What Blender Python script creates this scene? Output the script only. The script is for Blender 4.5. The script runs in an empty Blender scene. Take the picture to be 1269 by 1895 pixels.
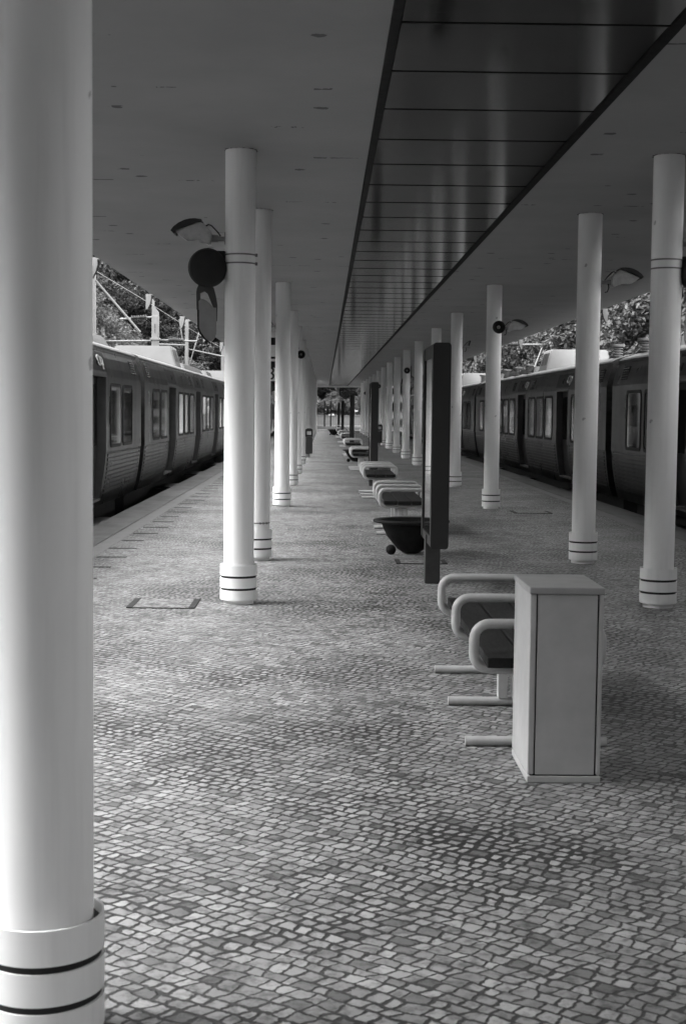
import bpy, bmesh, math, random
import numpy as np
from mathutils import Matrix, Vector
R = math.radians
random.seed(7)
SC = bpy.context.scene
COL = SC.collection

# ------------------------------------------------------------------ camera, sky, sun, exposure
cam_d = bpy.data.cameras.new('camera')
cam = bpy.data.objects.new('camera', cam_d)
COL.objects.link(cam)
cam_d.sensor_fit = 'VERTICAL'
cam_d.sensor_height = 36.0
cam_d.sensor_width = 24.0
cam_d.lens = 50.0
cam_d.clip_end = 2000
cam_d.clip_start = 0.05
cam_d.dof.use_dof = True
cam_d.dof.focus_distance = 13.0
cam_d.dof.aperture_fstop = 8.0
cam.matrix_world = (Matrix.Translation((0, 0, 1.6)) @ Matrix.Rotation(R(-0.78), 4, 'Z')
                    @ Matrix.Rotation(R(90 - 4.06), 4, 'X') @ Matrix.Rotation(0.0106, 4, 'Z'))
SC.camera = cam

SUN_EL, SUN_AZ = 52.0, -95.0        # degrees; azimuth clockwise from +Y
world = bpy.data.worlds.new('World')
SC.world = world
world.use_nodes = True
nt = world.node_tree
nt.nodes.clear()
sky = nt.nodes.new('ShaderNodeTexSky')
sky.sky_type = 'NISHITA'
sky.sun_disc = False
sky.sun_elevation = R(SUN_EL)
sky.sun_rotation = R(SUN_AZ)
sky.dust_density = 3.0
bw = nt.nodes.new('ShaderNodeRGBToBW')
bg = nt.nodes.new('ShaderNodeBackground')
bg.inputs['Strength'].default_value = 0.15
wo = nt.nodes.new('ShaderNodeOutputWorld')
nt.links.new(sky.outputs[0], bw.inputs[0])
nt.links.new(bw.outputs[0], bg.inputs[0])
nt.links.new(bg.outputs[0], wo.inputs[0])

sun_d = bpy.data.lights.new('sun', 'SUN')
sun_d.energy = 0.5
sun_d.angle = R(40)
sun_d.color = (1, 1, 1)               # black and white photograph
sun = bpy.data.objects.new('sun', sun_d)
COL.objects.link(sun)
to_sun = Vector((math.sin(R(SUN_AZ)) * math.cos(R(SUN_EL)), math.cos(R(SUN_AZ)) * math.cos(R(SUN_EL)), math.sin(R(SUN_EL))))
sun.rotation_euler = to_sun.to_track_quat('Z', 'Y').to_euler()
sun.location = (20, -20, 40)

SC.view_settings.view_transform = 'Standard'
SC.view_settings.look = 'None'
SC.view_settings.gamma = 1.0
SC.view_settings.exposure = 3.6
SC.render.engine = 'CYCLES'
SC.cycles.use_denoising = True
SC.cycles.max_bounces = 8
SC.cycles.diffuse_bounces = 5
SC.cycles.glossy_bounces = 4
SC.cycles.sample_clamp_indirect = 6.0

# ------------------------------------------------------------------ materials
def new_mat(name):
    m = bpy.data.materials.new(name)
    m.use_nodes = True
    return m, m.node_tree, m.node_tree.nodes['Principled BSDF']

def nd(t, kind, **kw):
    n = t.nodes.new(kind)
    for k, v in kw.items():
        setattr(n, k, v)
    return n

def ramp(t, src, stops):
    r = nd(t, 'ShaderNodeValToRGB')
    el = r.color_ramp.elements
    while len(el) < len(stops):
        el.new(0.5)
    for e, (p, v) in zip(el, stops):
        e.position = p
        e.color = (v, v, v, 1)
    t.links.new(src, r.inputs[0])
    return r.outputs[0]

def mth(t, op, a, b=None, c=None):
    n = nd(t, 'ShaderNodeMath', operation=op)
    for i, v in enumerate((a, b, c)):
        if v is None:
            continue
        if isinstance(v, (int, float)):
            n.inputs[i].default_value = v
        else:
            t.links.new(v, n.inputs[i])
    return n.outputs[0]

def noise(t, vec, scale, detail=4.0, rough=0.55):
    n = nd(t, 'ShaderNodeTexNoise')
    n.inputs['Scale'].default_value = scale
    n.inputs['Detail'].default_value = detail
    n.inputs['Roughness'].default_value = rough
    t.links.new(vec, n.inputs['Vector'])
    return n.outputs['Fac']

def mapping(t, vec, scale=(1, 1, 1), rot=(0, 0, 0)):
    n = nd(t, 'ShaderNodeMapping')
    n.inputs['Scale'].default_value = scale
    n.inputs['Rotation'].default_value = rot
    t.links.new(vec, n.inputs['Vector'])
    return n.outputs[0]

def bump(t, p, h, strength, dist):
    b = nd(t, 'ShaderNodeBump')
    b.inputs['Strength'].default_value = strength
    b.inputs['Distance'].default_value = dist
    t.links.new(h, b.inputs['Height'])
    t.links.new(b.outputs[0], p.inputs['Normal'])

def mat_plain(name, v, rough=0.5, metal=0.0, var=0.12, scale=6.0, bmp=0.0, spec=0.5, stretch=(1, 1, 1), rvar=0.2):
    """grey with an uneven, slightly dirty surface"""
    m, t, p = new_mat(name)
    co = nd(t, 'ShaderNodeTexCoord').outputs['Object']
    co = mapping(t, co, stretch)
    f = noise(t, co, scale, 6.0, 0.6)
    c = ramp(t, f, [(0.3, v * (1 - var)), (0.7, v * (1 + var))])
    t.links.new(c, p.inputs['Base Color'])
    f2 = noise(t, co, scale * 2.3, 3.0)
    r = mth(t, 'MULTIPLY_ADD', f2, rvar, max(0.02, rough - rvar / 2))
    t.links.new(r, p.inputs['Roughness'])
    p.inputs['Metallic'].default_value = metal
    p.inputs['Specular IOR Level'].default_value = spec
    if bmp:
        bump(t, p, noise(t, co, scale * 12, 3.0), bmp, 0.004)
    return m

def mat_cobble():
    m, t, p = new_mat('cobblestone_paving')
    co = nd(t, 'ShaderNodeTexCoord').outputs['Object']
    # gentle wandering of the rows
    wn = nd(t, 'ShaderNodeTexNoise')
    wn.inputs['Scale'].default_value = 1.1
    wn.inputs['Detail'].default_value = 2.0
    t.links.new(co, wn.inputs['Vector'])
    vm = nd(t, 'ShaderNodeVectorMath', operation='SCALE')
    t.links.new(wn.outputs['Color'], vm.inputs[0])
    vm.inputs['Scale'].default_value = 0.10
    va = nd(t, 'ShaderNodeVectorMath', operation='ADD')
    t.links.new(co, va.inputs[0])
    t.links.new(vm.outputs[0], va.inputs[1])
    w2 = nd(t, 'ShaderNodeTexNoise')
    w2.inputs['Scale'].default_value = 9.0
    w2.inputs['Detail'].default_value = 2.0
    t.links.new(co, w2.inputs['Vector'])
    vm2 = nd(t, 'ShaderNodeVectorMath', operation='SCALE')
    t.links.new(w2.outputs['Color'], vm2.inputs[0])
    vm2.inputs['Scale'].default_value = 0.045
    va2 = nd(t, 'ShaderNodeVectorMath', operation='ADD')
    t.links.new(va.outputs[0], va2.inputs[0])
    t.links.new(vm2.outputs[0], va2.inputs[1])
    v = mapping(t, va2.outputs[0], (1 / 0.060, 1 / 0.057, 0.0), (0, 0, R(38)))
    sv = nd(t, 'ShaderNodeSeparateXYZ')
    t.links.new(v, sv.inputs[0])
    def rnd(a, b=None):
        n = nd(t, 'ShaderNodeTexWhiteNoise', noise_dimensions='2D')
        c = nd(t, 'ShaderNodeCombineXYZ')
        t.links.new(a, c.inputs[0])
        if b is not None:
            t.links.new(b, c.inputs[1])
        t.links.new(c.outputs[0], n.inputs['Vector'])
        return n.outputs['Value']
    # laid rows of hand-cut setts: row lines, then jittered cross joints in every row
    rb = mth(t, 'ROUND', sv.outputs[1])
    rpos = mth(t, 'ADD', rb, mth(t, 'MULTIPLY_ADD', rnd(rb), 0.16, -0.08))
    rdiff = mth(t, 'SUBTRACT', sv.outputs[1], rpos)
    row = mth(t, 'SUBTRACT', rb, mth(t, 'LESS_THAN', rdiff, 0.0))
    drow = mth(t, 'ABSOLUTE', rdiff)
    u = mth(t, 'ADD', sv.outputs[0], mth(t, 'MULTIPLY', rnd(row), 0.55))
    ub = mth(t, 'ROUND', u)
    upos = mth(t, 'ADD', ub, mth(t, 'MULTIPLY_ADD', rnd(ub, row), 0.44, -0.22))
    # cross joints lean a little, each its own way
    lean = mth(t, 'MULTIPLY', mth(t, 'SUBTRACT', mth(t, 'SUBTRACT', sv.outputs[1], row), 0.5), mth(t, 'MULTIPLY_ADD', rnd(row, ub), 0.5, -0.25))
    udiff = mth(t, 'SUBTRACT', u, mth(t, 'ADD', upos, lean))
    colm = mth(t, 'SUBTRACT', ub, mth(t, 'LESS_THAN', udiff, 0.0))
    du = mth(t, 'ABSOLUTE', udiff)
    sm = nd(t, 'ShaderNodeMath', operation='SMOOTH_MIN')
    t.links.new(du, sm.inputs[0])
    t.links.new(drow, sm.inputs[1])
    sm.inputs[2].default_value = 0.14
    de = sm.outputs[0]
    cellr = rnd(colm, row)
    cellg = rnd(mth(t, 'ADD', row, 37.3), colm)
    # ragged stone edges
    fine = noise(t, co, 60.0, 3.0)
    de2 = mth(t, 'ADD', de, mth(t, 'MULTIPLY_ADD', fine, 0.26, -0.13))
    wet = ramp(t, noise(t, co, 0.55, 5.0, 0.62), [(0.46, 0.0), (0.62, 1.0)])    # dirt in the joints, in patches
    w = mth(t, 'ADD', mth(t, 'MULTIPLY_ADD', wet, 0.11, 0.03), mth(t, 'MULTIPLY', mth(t, 'POWER', cellg, 3.0), 0.09))
    j = nd(t, 'ShaderNodeMapRange', interpolation_type='SMOOTHSTEP')
    t.links.new(de2, j.inputs['Value'])
    t.links.new(w, j.inputs['From Min'])
    t.links.new(mth(t, 'ADD', w, 0.06), j.inputs['From Max'])
    stone = j.outputs[0]
    # stone tone: each its own, a few dark ones, blotches
    tone = ramp(t, cellr, [(0.0, 0.10), (0.08, 0.21), (0.5, 0.28), (1.0, 0.37)])
    blot = mth(t, 'MULTIPLY', ramp(t, noise(t, co, 16.0, 5.0, 0.7), [(0.36, 0.5), (0.52, 1.0)]), ramp(t, noise(t, co, 4.0, 5.0, 0.7), [(0.34, 0.62), (0.5, 1.0)]))
    big = ramp(t, noise(t, co, 0.8, 4.0), [(0.3, 0.80), (0.65, 1.05)])
    tone2 = mth(t, 'MULTIPLY', mth(t, 'MULTIPLY', tone, blot), big)
    joint = mth(t, 'MULTIPLY_ADD', wet, -0.02, 0.032)
    mx = nd(t, 'ShaderNodeMix', data_type='FLOAT')
    t.links.new(stone, mx.inputs['Factor'])
    t.links.new(joint, mx.inputs['A'])
    t.links.new(tone2, mx.inputs['B'])
    t.links.new(mx.outputs[0], p.inputs['Base Color'])
    p.inputs['Roughness'].default_value = 0.62
    h = mth(t, 'ADD', mth(t, 'MULTIPLY', stone, 0.8), mth(t, 'ADD', mth(t, 'MULTIPLY', cellg, 0.45), mth(t, 'MULTIPLY', fine, 0.25)))
    bump(t, p, h, 0.9, 0.012)
    return m

def mat_ceiling():
    m, t, p = new_mat('painted_concrete_ceiling')
    co = nd(t, 'ShaderNodeTexCoord').outputs['Object']
    sx = nd(t, 'ShaderNodeSeparateXYZ')
    t.links.new(co, sx.inputs[0])
    base = ramp(t, noise(t, co, 0.7, 6.0, 0.6), [(0.3, 0.35), (0.7, 0.42)])
    # broken board lines across the slab with peeled spots on them
    yw = mth(t, 'ADD', sx.outputs[1], mth(t, 'MULTIPLY', noise(t, co, 2.0, 3.0), 0.03))
    fr = mth(t, 'ABSOLUTE', mth(t, 'SUBTRACT', mth(t, 'FRACT', mth(t, 'DIVIDE', yw, 1.27)), 0.5))
    line = mth(t, 'LESS_THAN', fr, mth(t, 'MULTIPLY_ADD', noise(t, co, 7.0, 3.0), 0.07, -0.020))
    brk = mth(t, 'GREATER_THAN', noise(t, mapping(t, co, (1.6, 0.5, 1)), 1.3, 5.0, 0.7), 0.58)
    crack = mth(t, 'MULTIPLY', line, brk)
    vo = nd(t, 'ShaderNodeTexVoronoi', voronoi_dimensions='2D')
    vo.inputs['Scale'].default_value = 1.0
    t.links.new(mapping(t, co, (0.85, 1.0, 1)), vo.inputs['Vector'])
    dd = mth(t, 'ADD', vo.outputs['Distance'], mth(t, 'MULTIPLY_ADD', noise(t, co, 18.0, 4.0, 0.7), 0.12, -0.06))
    sc = nd(t, 'ShaderNodeSeparateColor')
    t.links.new(vo.outputs['Color'], sc.inputs[0])
    chip = mth(t, 'MULTIPLY', mth(t, 'LESS_THAN', dd, 0.04), mth(t, 'GREATER_THAN', sc.outputs[0], 0.45))
    msk = mth(t, 'MINIMUM', mth(t, 'ADD', crack, chip), 1.0)
    mx = nd(t, 'ShaderNodeMix', data_type='FLOAT')
    t.links.new(mth(t, 'MULTIPLY', msk, 0.75), mx.inputs['Factor'])
    t.links.new(base, mx.inputs['A'])
    mx.inputs['B'].default_value = 0.04
    t.links.new(mx.outputs[0], p.inputs['Base Color'])
    p.inputs['Roughness'].default_value = 0.75
    bump(t, p, mth(t, 'ADD', noise(t, co, 9.0, 5.0), mth(t, 'MULTIPLY', msk, -1.0)), 0.35, 0.006)
    return m

def mat_column():
    m, t, p = new_mat('white_painted_steel')
    co = nd(t, 'ShaderNodeTexCoord').outputs['Object']
    base = ramp(t, noise(t, mapping(t, co, (1, 1, 0.35)), 4.0, 5.0), [(0.3, 0.78), (0.7, 0.84)])
    # small knocks and thin dirt runs
    vo = nd(t, 'ShaderNodeTexVoronoi')
    vo.inputs['Scale'].default_value = 6.0
    t.links.new(co, vo.inputs['Vector'])
    sc = nd(t, 'ShaderNodeSeparateColor')
    t.links.new(vo.outputs['Color'], sc.inputs[0])
    d = mth(t, 'ADD', vo.outputs['Distance'], mth(t, 'MULTIPLY_ADD', noise(t, co, 60.0, 3.0), 0.22, -0.11))
    chip = mth(t, 'MULTIPLY', mth(t, 'LESS_THAN', d, 0.10), mth(t, 'GREATER_THAN', sc.outputs[1], 0.72))
    run = ramp(t, noise(t, mapping(t, co, (9, 9, 0.5)), 2.0, 4.0, 0.6), [(0.5, 1.0), (0.78, 0.90)])
    mx = nd(t, 'ShaderNodeMix', data_type='FLOAT')
    t.links.new(mth(t, 'MULTIPLY', chip, 0.6), mx.inputs['Factor'])
    t.links.new(mth(t, 'MULTIPLY', base, run), mx.inputs['A'])
    mx.inputs['B'].default_value = 0.22
    t.links.new(mx.outputs[0], p.inputs['Base Color'])
    p.inputs['Roughness'].default_value = 0.65
    bump(t, p, noise(t, co, 22.0, 4.0), 0.06, 0.004)
    return m

def mat_soffit():
    m, t, p = new_mat('dark_glossy_soffit_panel')
    co = nd(t, 'ShaderNodeTexCoord').outputs['Object']
    sx = nd(t, 'ShaderNodeSeparateXYZ')
    t.links.new(co, sx.inputs[0])
    wn = nd(t, 'ShaderNodeTexWhiteNoise', noise_dimensions='1D')
    t.links.new(mth(t, 'FLOOR', mth(t, 'DIVIDE', mth(t, 'ADD', sx.outputs[1], 0.11), 1.1)), wn.inputs['W'])
    c = mth(t, 'MULTIPLY_ADD', wn.outputs['Value'], 0.012, 0.018)
    c = mth(t, 'MULTIPLY', c, ramp(t, noise(t, mapping(t, co, (2, 6, 1)), 2.0, 5.0), [(0.3, 0.8), (0.7, 1.2)]))
    t.links.new(c, p.inputs['Base Color'])
    p.inputs['Roughness'].default_value = 0.12
    p.inputs['Specular IOR Level'].default_value = 0.22
    p.inputs['IOR'].default_value = 1.4
    h = mth(t, 'ADD', noise(t, mapping(t, co, (1.2, 0.9, 1)), 1.6, 2.0), mth(t, 'MULTIPLY', wn.outputs['Value'], 0.3))
    bump(t, p, h, 0.08, 0.01)
    return m

def mat_train():
    m, t, p = new_mat('brushed_train_steel')
    co = nd(t, 'ShaderNodeTexCoord').outputs['Object']
    f = noise(t, mapping(t, co, (1, 0.4, 2.0)), 3.0, 6.0, 0.65)
    t.links.new(ramp(t, f, [(0.3, 0.05), (0.7, 0.10)]), p.inputs['Base Color'])
    p.inputs['Metallic'].default_value = 0.75
    r = mth(t, 'MULTIPLY_ADD', noise(t, mapping(t, co, (1, 1, 0.5)), 2.5, 4.0), 0.2, 0.2)
    t.links.new(r, p.inputs['Roughness'])
    bump(t, p, noise(t, mapping(t, co, (1, 0.7, 0.7)), 2.2, 2.0), 0.05, 0.02)
    return m

def mat_leaf(name, lo, hi):
    m, t, p = new_mat(name)
    oi = nd(t, 'ShaderNodeNewGeometry')
    c = ramp(t, oi.outputs['Random Per Island'], [(0.0, lo), (1.0, hi)])
    t.links.new(c, p.inputs['Base Color'])
    p.inputs['Roughness'].default_value = 0.6
    p.inputs['Specular IOR Level'].default_value = 0.25
    tr = nd(t, 'ShaderNodeBsdfTranslucent')
    t.links.new(c, tr.inputs[0])
    mx = nd(t, 'ShaderNodeMixShader')
    mx.inputs[0].default_value = 0.25
    t.links.new(p.outputs[0], mx.inputs[1])
    t.links.new(tr.outputs[0], mx.inputs[2])
    t.links.new(mx.outputs[0], t.nodes['Material Output'].inputs[0])
    return m

def mat_gravel():
    m, t, p = new_mat('track_gravel')
    co = nd(t, 'ShaderNodeTexCoord').outputs['Object']
    f = noise(t, co, 18.0, 5.0, 0.7)
    t.links.new(ramp(t, f, [(0.3, 0.02), (0.7, 0.05)]), p.inputs['Base Color'])
    p.inputs['Roughness'].default_value = 0.9
    bump(t, p, f, 0.8, 0.03)
    return m

M = dict(
    cobble=mat_cobble(), ceiling=mat_ceiling(), column=mat_column(), soffit=mat_soffit(), steel=mat_train(),
    coping=mat_plain('worn_concrete_coping', 0.15, 0.75, var=0.28, scale=3.0, bmp=0.5, stretch=(1, 0.4, 1)),
    kerb=mat_plain('smooth_kerb_concrete', 0.19, 0.75, var=0.12, scale=4.0, bmp=0.3),
    slot=mat_plain('dark_slot', 0.03, 0.8, var=0.3, scale=20.0),
    black=mat_plain('black_paint', 0.007, 0.7, var=0.3, scale=8.0),
    edge=mat_plain('dark_edge_trim', 0.006, 0.7, spec=0.2),
    dark_metal=mat_plain('dark_painted_metal', 0.016, 0.5, var=0.15, scale=5.0),
    post_metal=mat_plain('dark_grey_post_paint', 0.03, 0.55, var=0.2, scale=9.0),
    glass=mat_plain('dark_display_glass', 0.03, 0.05, var=0.1, scale=2.0, rvar=0.03),
    grey=mat_plain('mid_grey_plastic', 0.30, 0.5, var=0.12),
    lens=mat_plain('cloudy_lamp_lens', 0.42, 0.3, var=0.2, scale=12.0),
    hoop=mat_plain('pale_painted_tube', 0.46, 0.4, var=0.10, scale=14.0, bmp=0.05),
    wood=mat_plain('dark_stained_wood', 0.012, 0.65, var=0.4, scale=8.0, bmp=0.25, spec=0.2, stretch=(6, 0.7, 6)),
    cabinet=mat_plain('grey_painted_sheet_steel', 0.44, 0.5, var=0.10, scale=5.0, bmp=0.04),
    cabinet_lid=mat_plain('grey_lid_paint', 0.33, 0.45, var=0.10, scale=5.0),
    bowl=mat_plain('dark_cast_planter', 0.008, 0.7, spec=0.2, var=0.4, scale=12.0, bmp=0.2),
    soil=mat_plain('dry_soil', 0.05, 0.95, var=0.5, scale=30.0, bmp=0.8),
    pane=mat_plain('train_window_glass', 0.004, 0.04, var=0.2, scale=2.0, spec=0.2, rvar=0.03),
    rubber=mat_plain('black_rubber', 0.015, 0.6),
    door=mat_plain('dark_door_steel', 0.035, 0.4, metal=0.3),
    jamb=mat_plain('door_jamb_metal', 0.16, 0.4, metal=0.3),
    bright=mat_plain('bright_metal', 0.75, 0.3, metal=0.6),
    header=mat_plain('dark_header_panel', 0.035, 0.45),
    white=mat_plain('white_paint', 0.78, 0.5, var=0.06, scale=3.0),
    roof=mat_plain('train_roof_paint', 0.06, 0.6, var=0.2, scale=2.0),
    unit=mat_plain('white_roof_unit_paint', 0.2, 0.55, var=0.10, scale=2.0),
    galv=mat_plain('galvanised_steel', 0.15, 0.5, var=0.12, scale=5.0),
    gravel=mat_gravel(),
    mirror=mat_plain('grey_mirror_back', 0.30, 0.5, var=0.15),
    fork=mat_plain('fork_bracket_paint', 0.05, 0.5, var=0.2),
    brick=mat_plain('dark_brick', 0.16, 0.85, var=0.2, scale=4.0, bmp=0.3),
    asphalt=mat_plain('asphalt', 0.04, 0.85, var=0.25, scale=3.0, bmp=0.4),
    render=mat_plain('pale_rendered_wall', 0.16, 0.8, var=0.12, scale=1.0),
    earth=mat_plain('hill_earth', 0.05, 0.95, var=0.5, scale=0.5),
    bark=mat_plain('tree_bark', 0.06, 0.9, var=0.4, scale=6.0, bmp=0.6),
    leaf_dark=mat_leaf('dark_leaves', 0.008, 0.035),
    leaf_mid=mat_leaf('mid_leaves', 0.010, 0.05),
    leaf_pale=mat_leaf('pale_leaves', 0.05, 0.13),
)

# ------------------------------------------------------------------ mesh helpers
class MB:
    def __init__(self):
        self.bm = bmesh.new()
        self.slot = 0
        self.sm = False
    def face(self, vs):
        try:
            f = self.bm.faces.new(vs)
            f.material_index = self.slot
            f.smooth = self.sm
            return f
        except ValueError:
            return None
    def box(self, x0, x1, y0, y1, z0, z1):
        v = [self.bm.verts.new((x, y, z)) for x in (x0, x1) for y in (y0, y1) for z in (z0, z1)]
        for q in ((0, 1, 3, 2), (4, 6, 7, 5), (0, 4, 5, 1), (2, 3, 7, 6), (0, 2, 6, 4), (1, 5, 7, 3)):
            self.face([v[i] for i in q])
        return v
    def bbox(self, x0, x1, y0, y1, z0, z1, b=0.004, seg=2):
        """bevelled box"""
        t = bmesh.new()
        bmesh.ops.create_cube(t, size=1.0)
        for v in t.verts:
            v.co = Vector(((x0 + x1) / 2 + v.co.x * (x1 - x0), (y0 + y1) / 2 + v.co.y * (y1 - y0), (z0 + z1) / 2 + v.co.z * (z1 - z0)))
        bmesh.ops.bevel(t, geom=t.edges[:], offset=b, segments=seg, affect='EDGES', profile=0.5)
        self.merge(t)
    def merge(self, t):
        mp = {v: self.bm.verts.new(v.co) for v in t.verts}
        for f in t.faces:
            g = self.face([mp[v] for v in f.verts])
            if g:
                g.smooth = self.sm
        t.free()
    def prism(self, pts, fn, a, b):
        """closed polygon pts (p,q) swept from a to b; fn(p,q,w) -> xyz"""
        A = [self.bm.verts.new(fn(p, q, a)) for p, q in pts]
        B = [self.bm.verts.new(fn(p, q, b)) for p, q in pts]
        n = len(pts)
        for i in range(n):
            self.face((A[i], A[(i + 1) % n], B[(i + 1) % n], B[i]))
        s = self.sm
        self.sm = False
        self.face(A)
        self.face(B[::-1])
        self.sm = s
    def tube(self, pts, r, seg=10, closed=False, caps=True):
        pts = [Vector(p) for p in pts]
        n = len(pts)
        rr = r if isinstance(r, (list, tuple)) else [r] * n
        rings = []
        prev = None
        for i, p in enumerate(pts):
            if closed:
                d = pts[(i + 1) % n] - pts[i - 1]
            else:
                d = pts[min(i + 1, n - 1)] - pts[max(i - 1, 0)]
            d.normalize()
            if prev is None:
                up = Vector((0, 0, 1)) if abs(d.z) < 0.9 else Vector((0, 1, 0))
                a = d.cross(up).normalized()
            else:
                a = (prev - d * prev.dot(d)).normalized()
            prev = a
            b = d.cross(a)
            rings.append([self.bm.verts.new(p + a * math.cos(2 * math.pi * k / seg) * rr[i] + b * math.sin(2 * math.pi * k / seg) * rr[i]) for k in range(seg)])
        s = self.sm
        self.sm = True
        for i in range(n if closed else n - 1):
            P, Q = rings[i], rings[(i + 1) % n]
            for k in range(seg):
                self.face((P[k], P[(k + 1) % seg], Q[(k + 1) % seg], Q[k]))
        self.sm = False
        if caps and not closed:
            self.face(rings[0])
            self.face(rings[-1][::-1])
        self.sm = s
    def lathe(self, prof, c=(0, 0, 0), seg=32, axis='Z', closed=False):
        """prof: list of (r, h)"""
        rings = []
        for r, h in prof:
            ring = []
            for k in range(seg):
                a = 2 * math.pi * k / seg
                if axis == 'Z':
                    q = (c[0] + r * math.cos(a), c[1] + r * math.sin(a), c[2] + h)
                elif axis == 'Y':
                    q = (c[0] + r * math.cos(a), c[1] + h, c[2] + r * math.sin(a))
                else:
                    q = (c[0] + h, c[1] + r * math.cos(a), c[2] + r * math.sin(a))
                ring.append(self.bm.verts.new(q))
            rings.append(ring)
        n = len(rings)
        for i in range(n if closed else n - 1):
            P, Q = rings[i], rings[(i + 1) % n]
            for k in range(seg):
                self.face((P[k], P[(k + 1) % seg], Q[(k + 1) % seg], Q[k]))
        s = self.sm
        self.sm = False
        if not closed:
            if prof[0][0] > 1e-5:
                self.face(rings[0])
            if prof[-1][0] > 1e-5:
                self.face(rings[-1][::-1])
        self.sm = s
    def build(self, name, mats, parent=None, loc=None):
        bmesh.ops.remove_doubles(self.bm, verts=self.bm.verts[:], dist=1e-6)
        bmesh.ops.recalc_face_normals(self.bm, faces=self.bm.faces[:])
        smooth = any(f.smooth for f in self.bm.faces)
        me = bpy.data.meshes.new(name)
        self.bm.to_mesh(me)
        if smooth:
            me.set_sharp_from_angle(angle=R(42))
        self.bm.free()
        for mm in (mats if isinstance(mats, (list, tuple)) else [mats]):
            me.materials.append(mm)
        o = bpy.data.objects.new(name, me)
        COL.objects.link(o)
        if parent:
            o.parent = parent
        if loc:
            o.location = loc
        return o

def one(fn, name, mat, parent=None, **kw):
    b = MB()
    fn(b)
    return b.build(name, mat, parent, **kw)

def tag(o, label=None, cat=None, group=None, kind=None):
    for k, v in (('label', label), ('category', cat), ('group', group), ('kind', kind)):
        if v:
            o[k] = v
    return o

def empty(name, loc, label, cat, group=None):
    o = bpy.data.objects.new(name, None)
    COL.objects.link(o)
    o.location = loc
    o.empty_display_size = 0.2
    return tag(o, label, cat, group)

def copy_tree(o, parent=None, base=None):
    c = o.copy()
    COL.objects.link(c)
    c.parent = parent
    for ch in list(KIDS(o)):
        copy_tree(ch, c)
    return c

def KIDS(o):
    return [x for x in bpy.data.objects if x.parent == o]

def sheet(name, x0, x1, y0, y1, z, mat, kind='structure'):
    b = MB()
    v = [b.bm.verts.new(p) for p in ((x0, y0, z), (x1, y0, z), (x1, y1, z), (x0, y1, z))]
    b.face(v)
    return tag(b.build(name, mat), kind=kind)

ORD = ['first', 'second', 'third', 'fourth', 'fifth', 'sixth', 'seventh', 'eighth', 'ninth', 'tenth', 'eleventh',
       'twelfth', 'thirteenth', 'fourteenth', 'fifteenth', 'sixteenth', 'seventeenth', 'eighteenth', 'nineteenth', 'twentieth', 'twenty-first', 'twenty-second', 'twenty-third', 'twenty-fourth']

# ------------------------------------------------------------------ ground and platform
HC = 3.706                 # underside of the canopy
PX0, PX1, PEND = -3.14, 5.05, 112.0
sheet('ground', -400, 400, -200, 700, -1.05, M['gravel'])
def plat(b):
    b.box(-2.47, 4.39, -60, PEND, -1.04, 0.0)
tag(one(plat, 'platform_paving', M['cobble']), kind='structure')
def cop(b):
    y = -60.0
    while y < PEND - 0.2:                       # edge slabs, butted with a 6 mm joint
        L = min(1.25, PEND - y)
        b.bbox(PX0, -2.672, y, y + L - 0.006, -0.16, 0.002, 0.006, 1)
        b.bbox(4.592, PX1, y, y + L - 0.006, -0.16, 0.002, 0.006, 1)
        y += L
tag(one(cop, 'platform_edge_coping', M['coping']), kind='structure')
def kb(b):
    b.box(-2.658, -2.472, -60, PEND, -0.16, 0.001)
    b.box(4.392, 4.578, -60, PEND, -0.16, 0.001)
tag(one(kb, 'platform_kerb', M['kerb']), kind='structure')
def pw(b):
    b.box(PX0 + 0.06, -2.473, -60, PEND, -1.04, -0.161)
    b.box(4.393, PX1 - 0.06, -60, PEND, -1.04, -0.161)
tag(one(pw, 'platform_wall', M['coping']), kind='structure')
def slots(b):
    y = 9.4
    rr = random.Random(3)
    while y < 70:
        x0 = -2.44 + rr.uniform(-0.02, 0.02)
        b.box(x0, x0 + rr.uniform(0.26, 0.34), y, y + rr.uniform(0.05, 0.085), -0.01, 0.004)
        y += 0.98
tag(one(slots, 'paving_slots', M['slot']), kind='structure')
sheet('road', -30, 40, PEND + 0.02, 240, -0.03, M['asphalt'])

def inspection_cover(x0, x1, y0, y1, label):
    o = empty('inspection_cover', (x0, y0, 0), label, 'inspection cover', 'paved inspection covers in the platform')
    o['kind'] = 'thing'
    w, d = x1 - x0, y1 - y0
    one(lambda b: b.box(0.02, w - 0.02, 0.015, d - 0.01, -0.01, 0.005), 'lid', M['cobble'], o)
    def fr(b):
        b.box(-0.03, 0.02, 0, d, -0.01, 0.0085)
        b.box(w - 0.02, w + 0.03, 0, d, -0.01, 0.0085)
        b.box(0.0201, w - 0.0201, -0.012, 0.014, -0.01, 0.007)
    one(fr, 'frame', M['black'], o)
inspection_cover(-1.55, -1.06, 11.38, 11.93, 'paved square inspection cover left of the second left-row column')
inspection_cover(0.80, 1.28, 14.9, 15.3, 'thin framed inspection cover in front of the nearest bowl planter')
inspection_cover(3.07, 3.62, 22.6, 23.15, 'inspection cover near the platform edge beside the right train')

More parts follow.
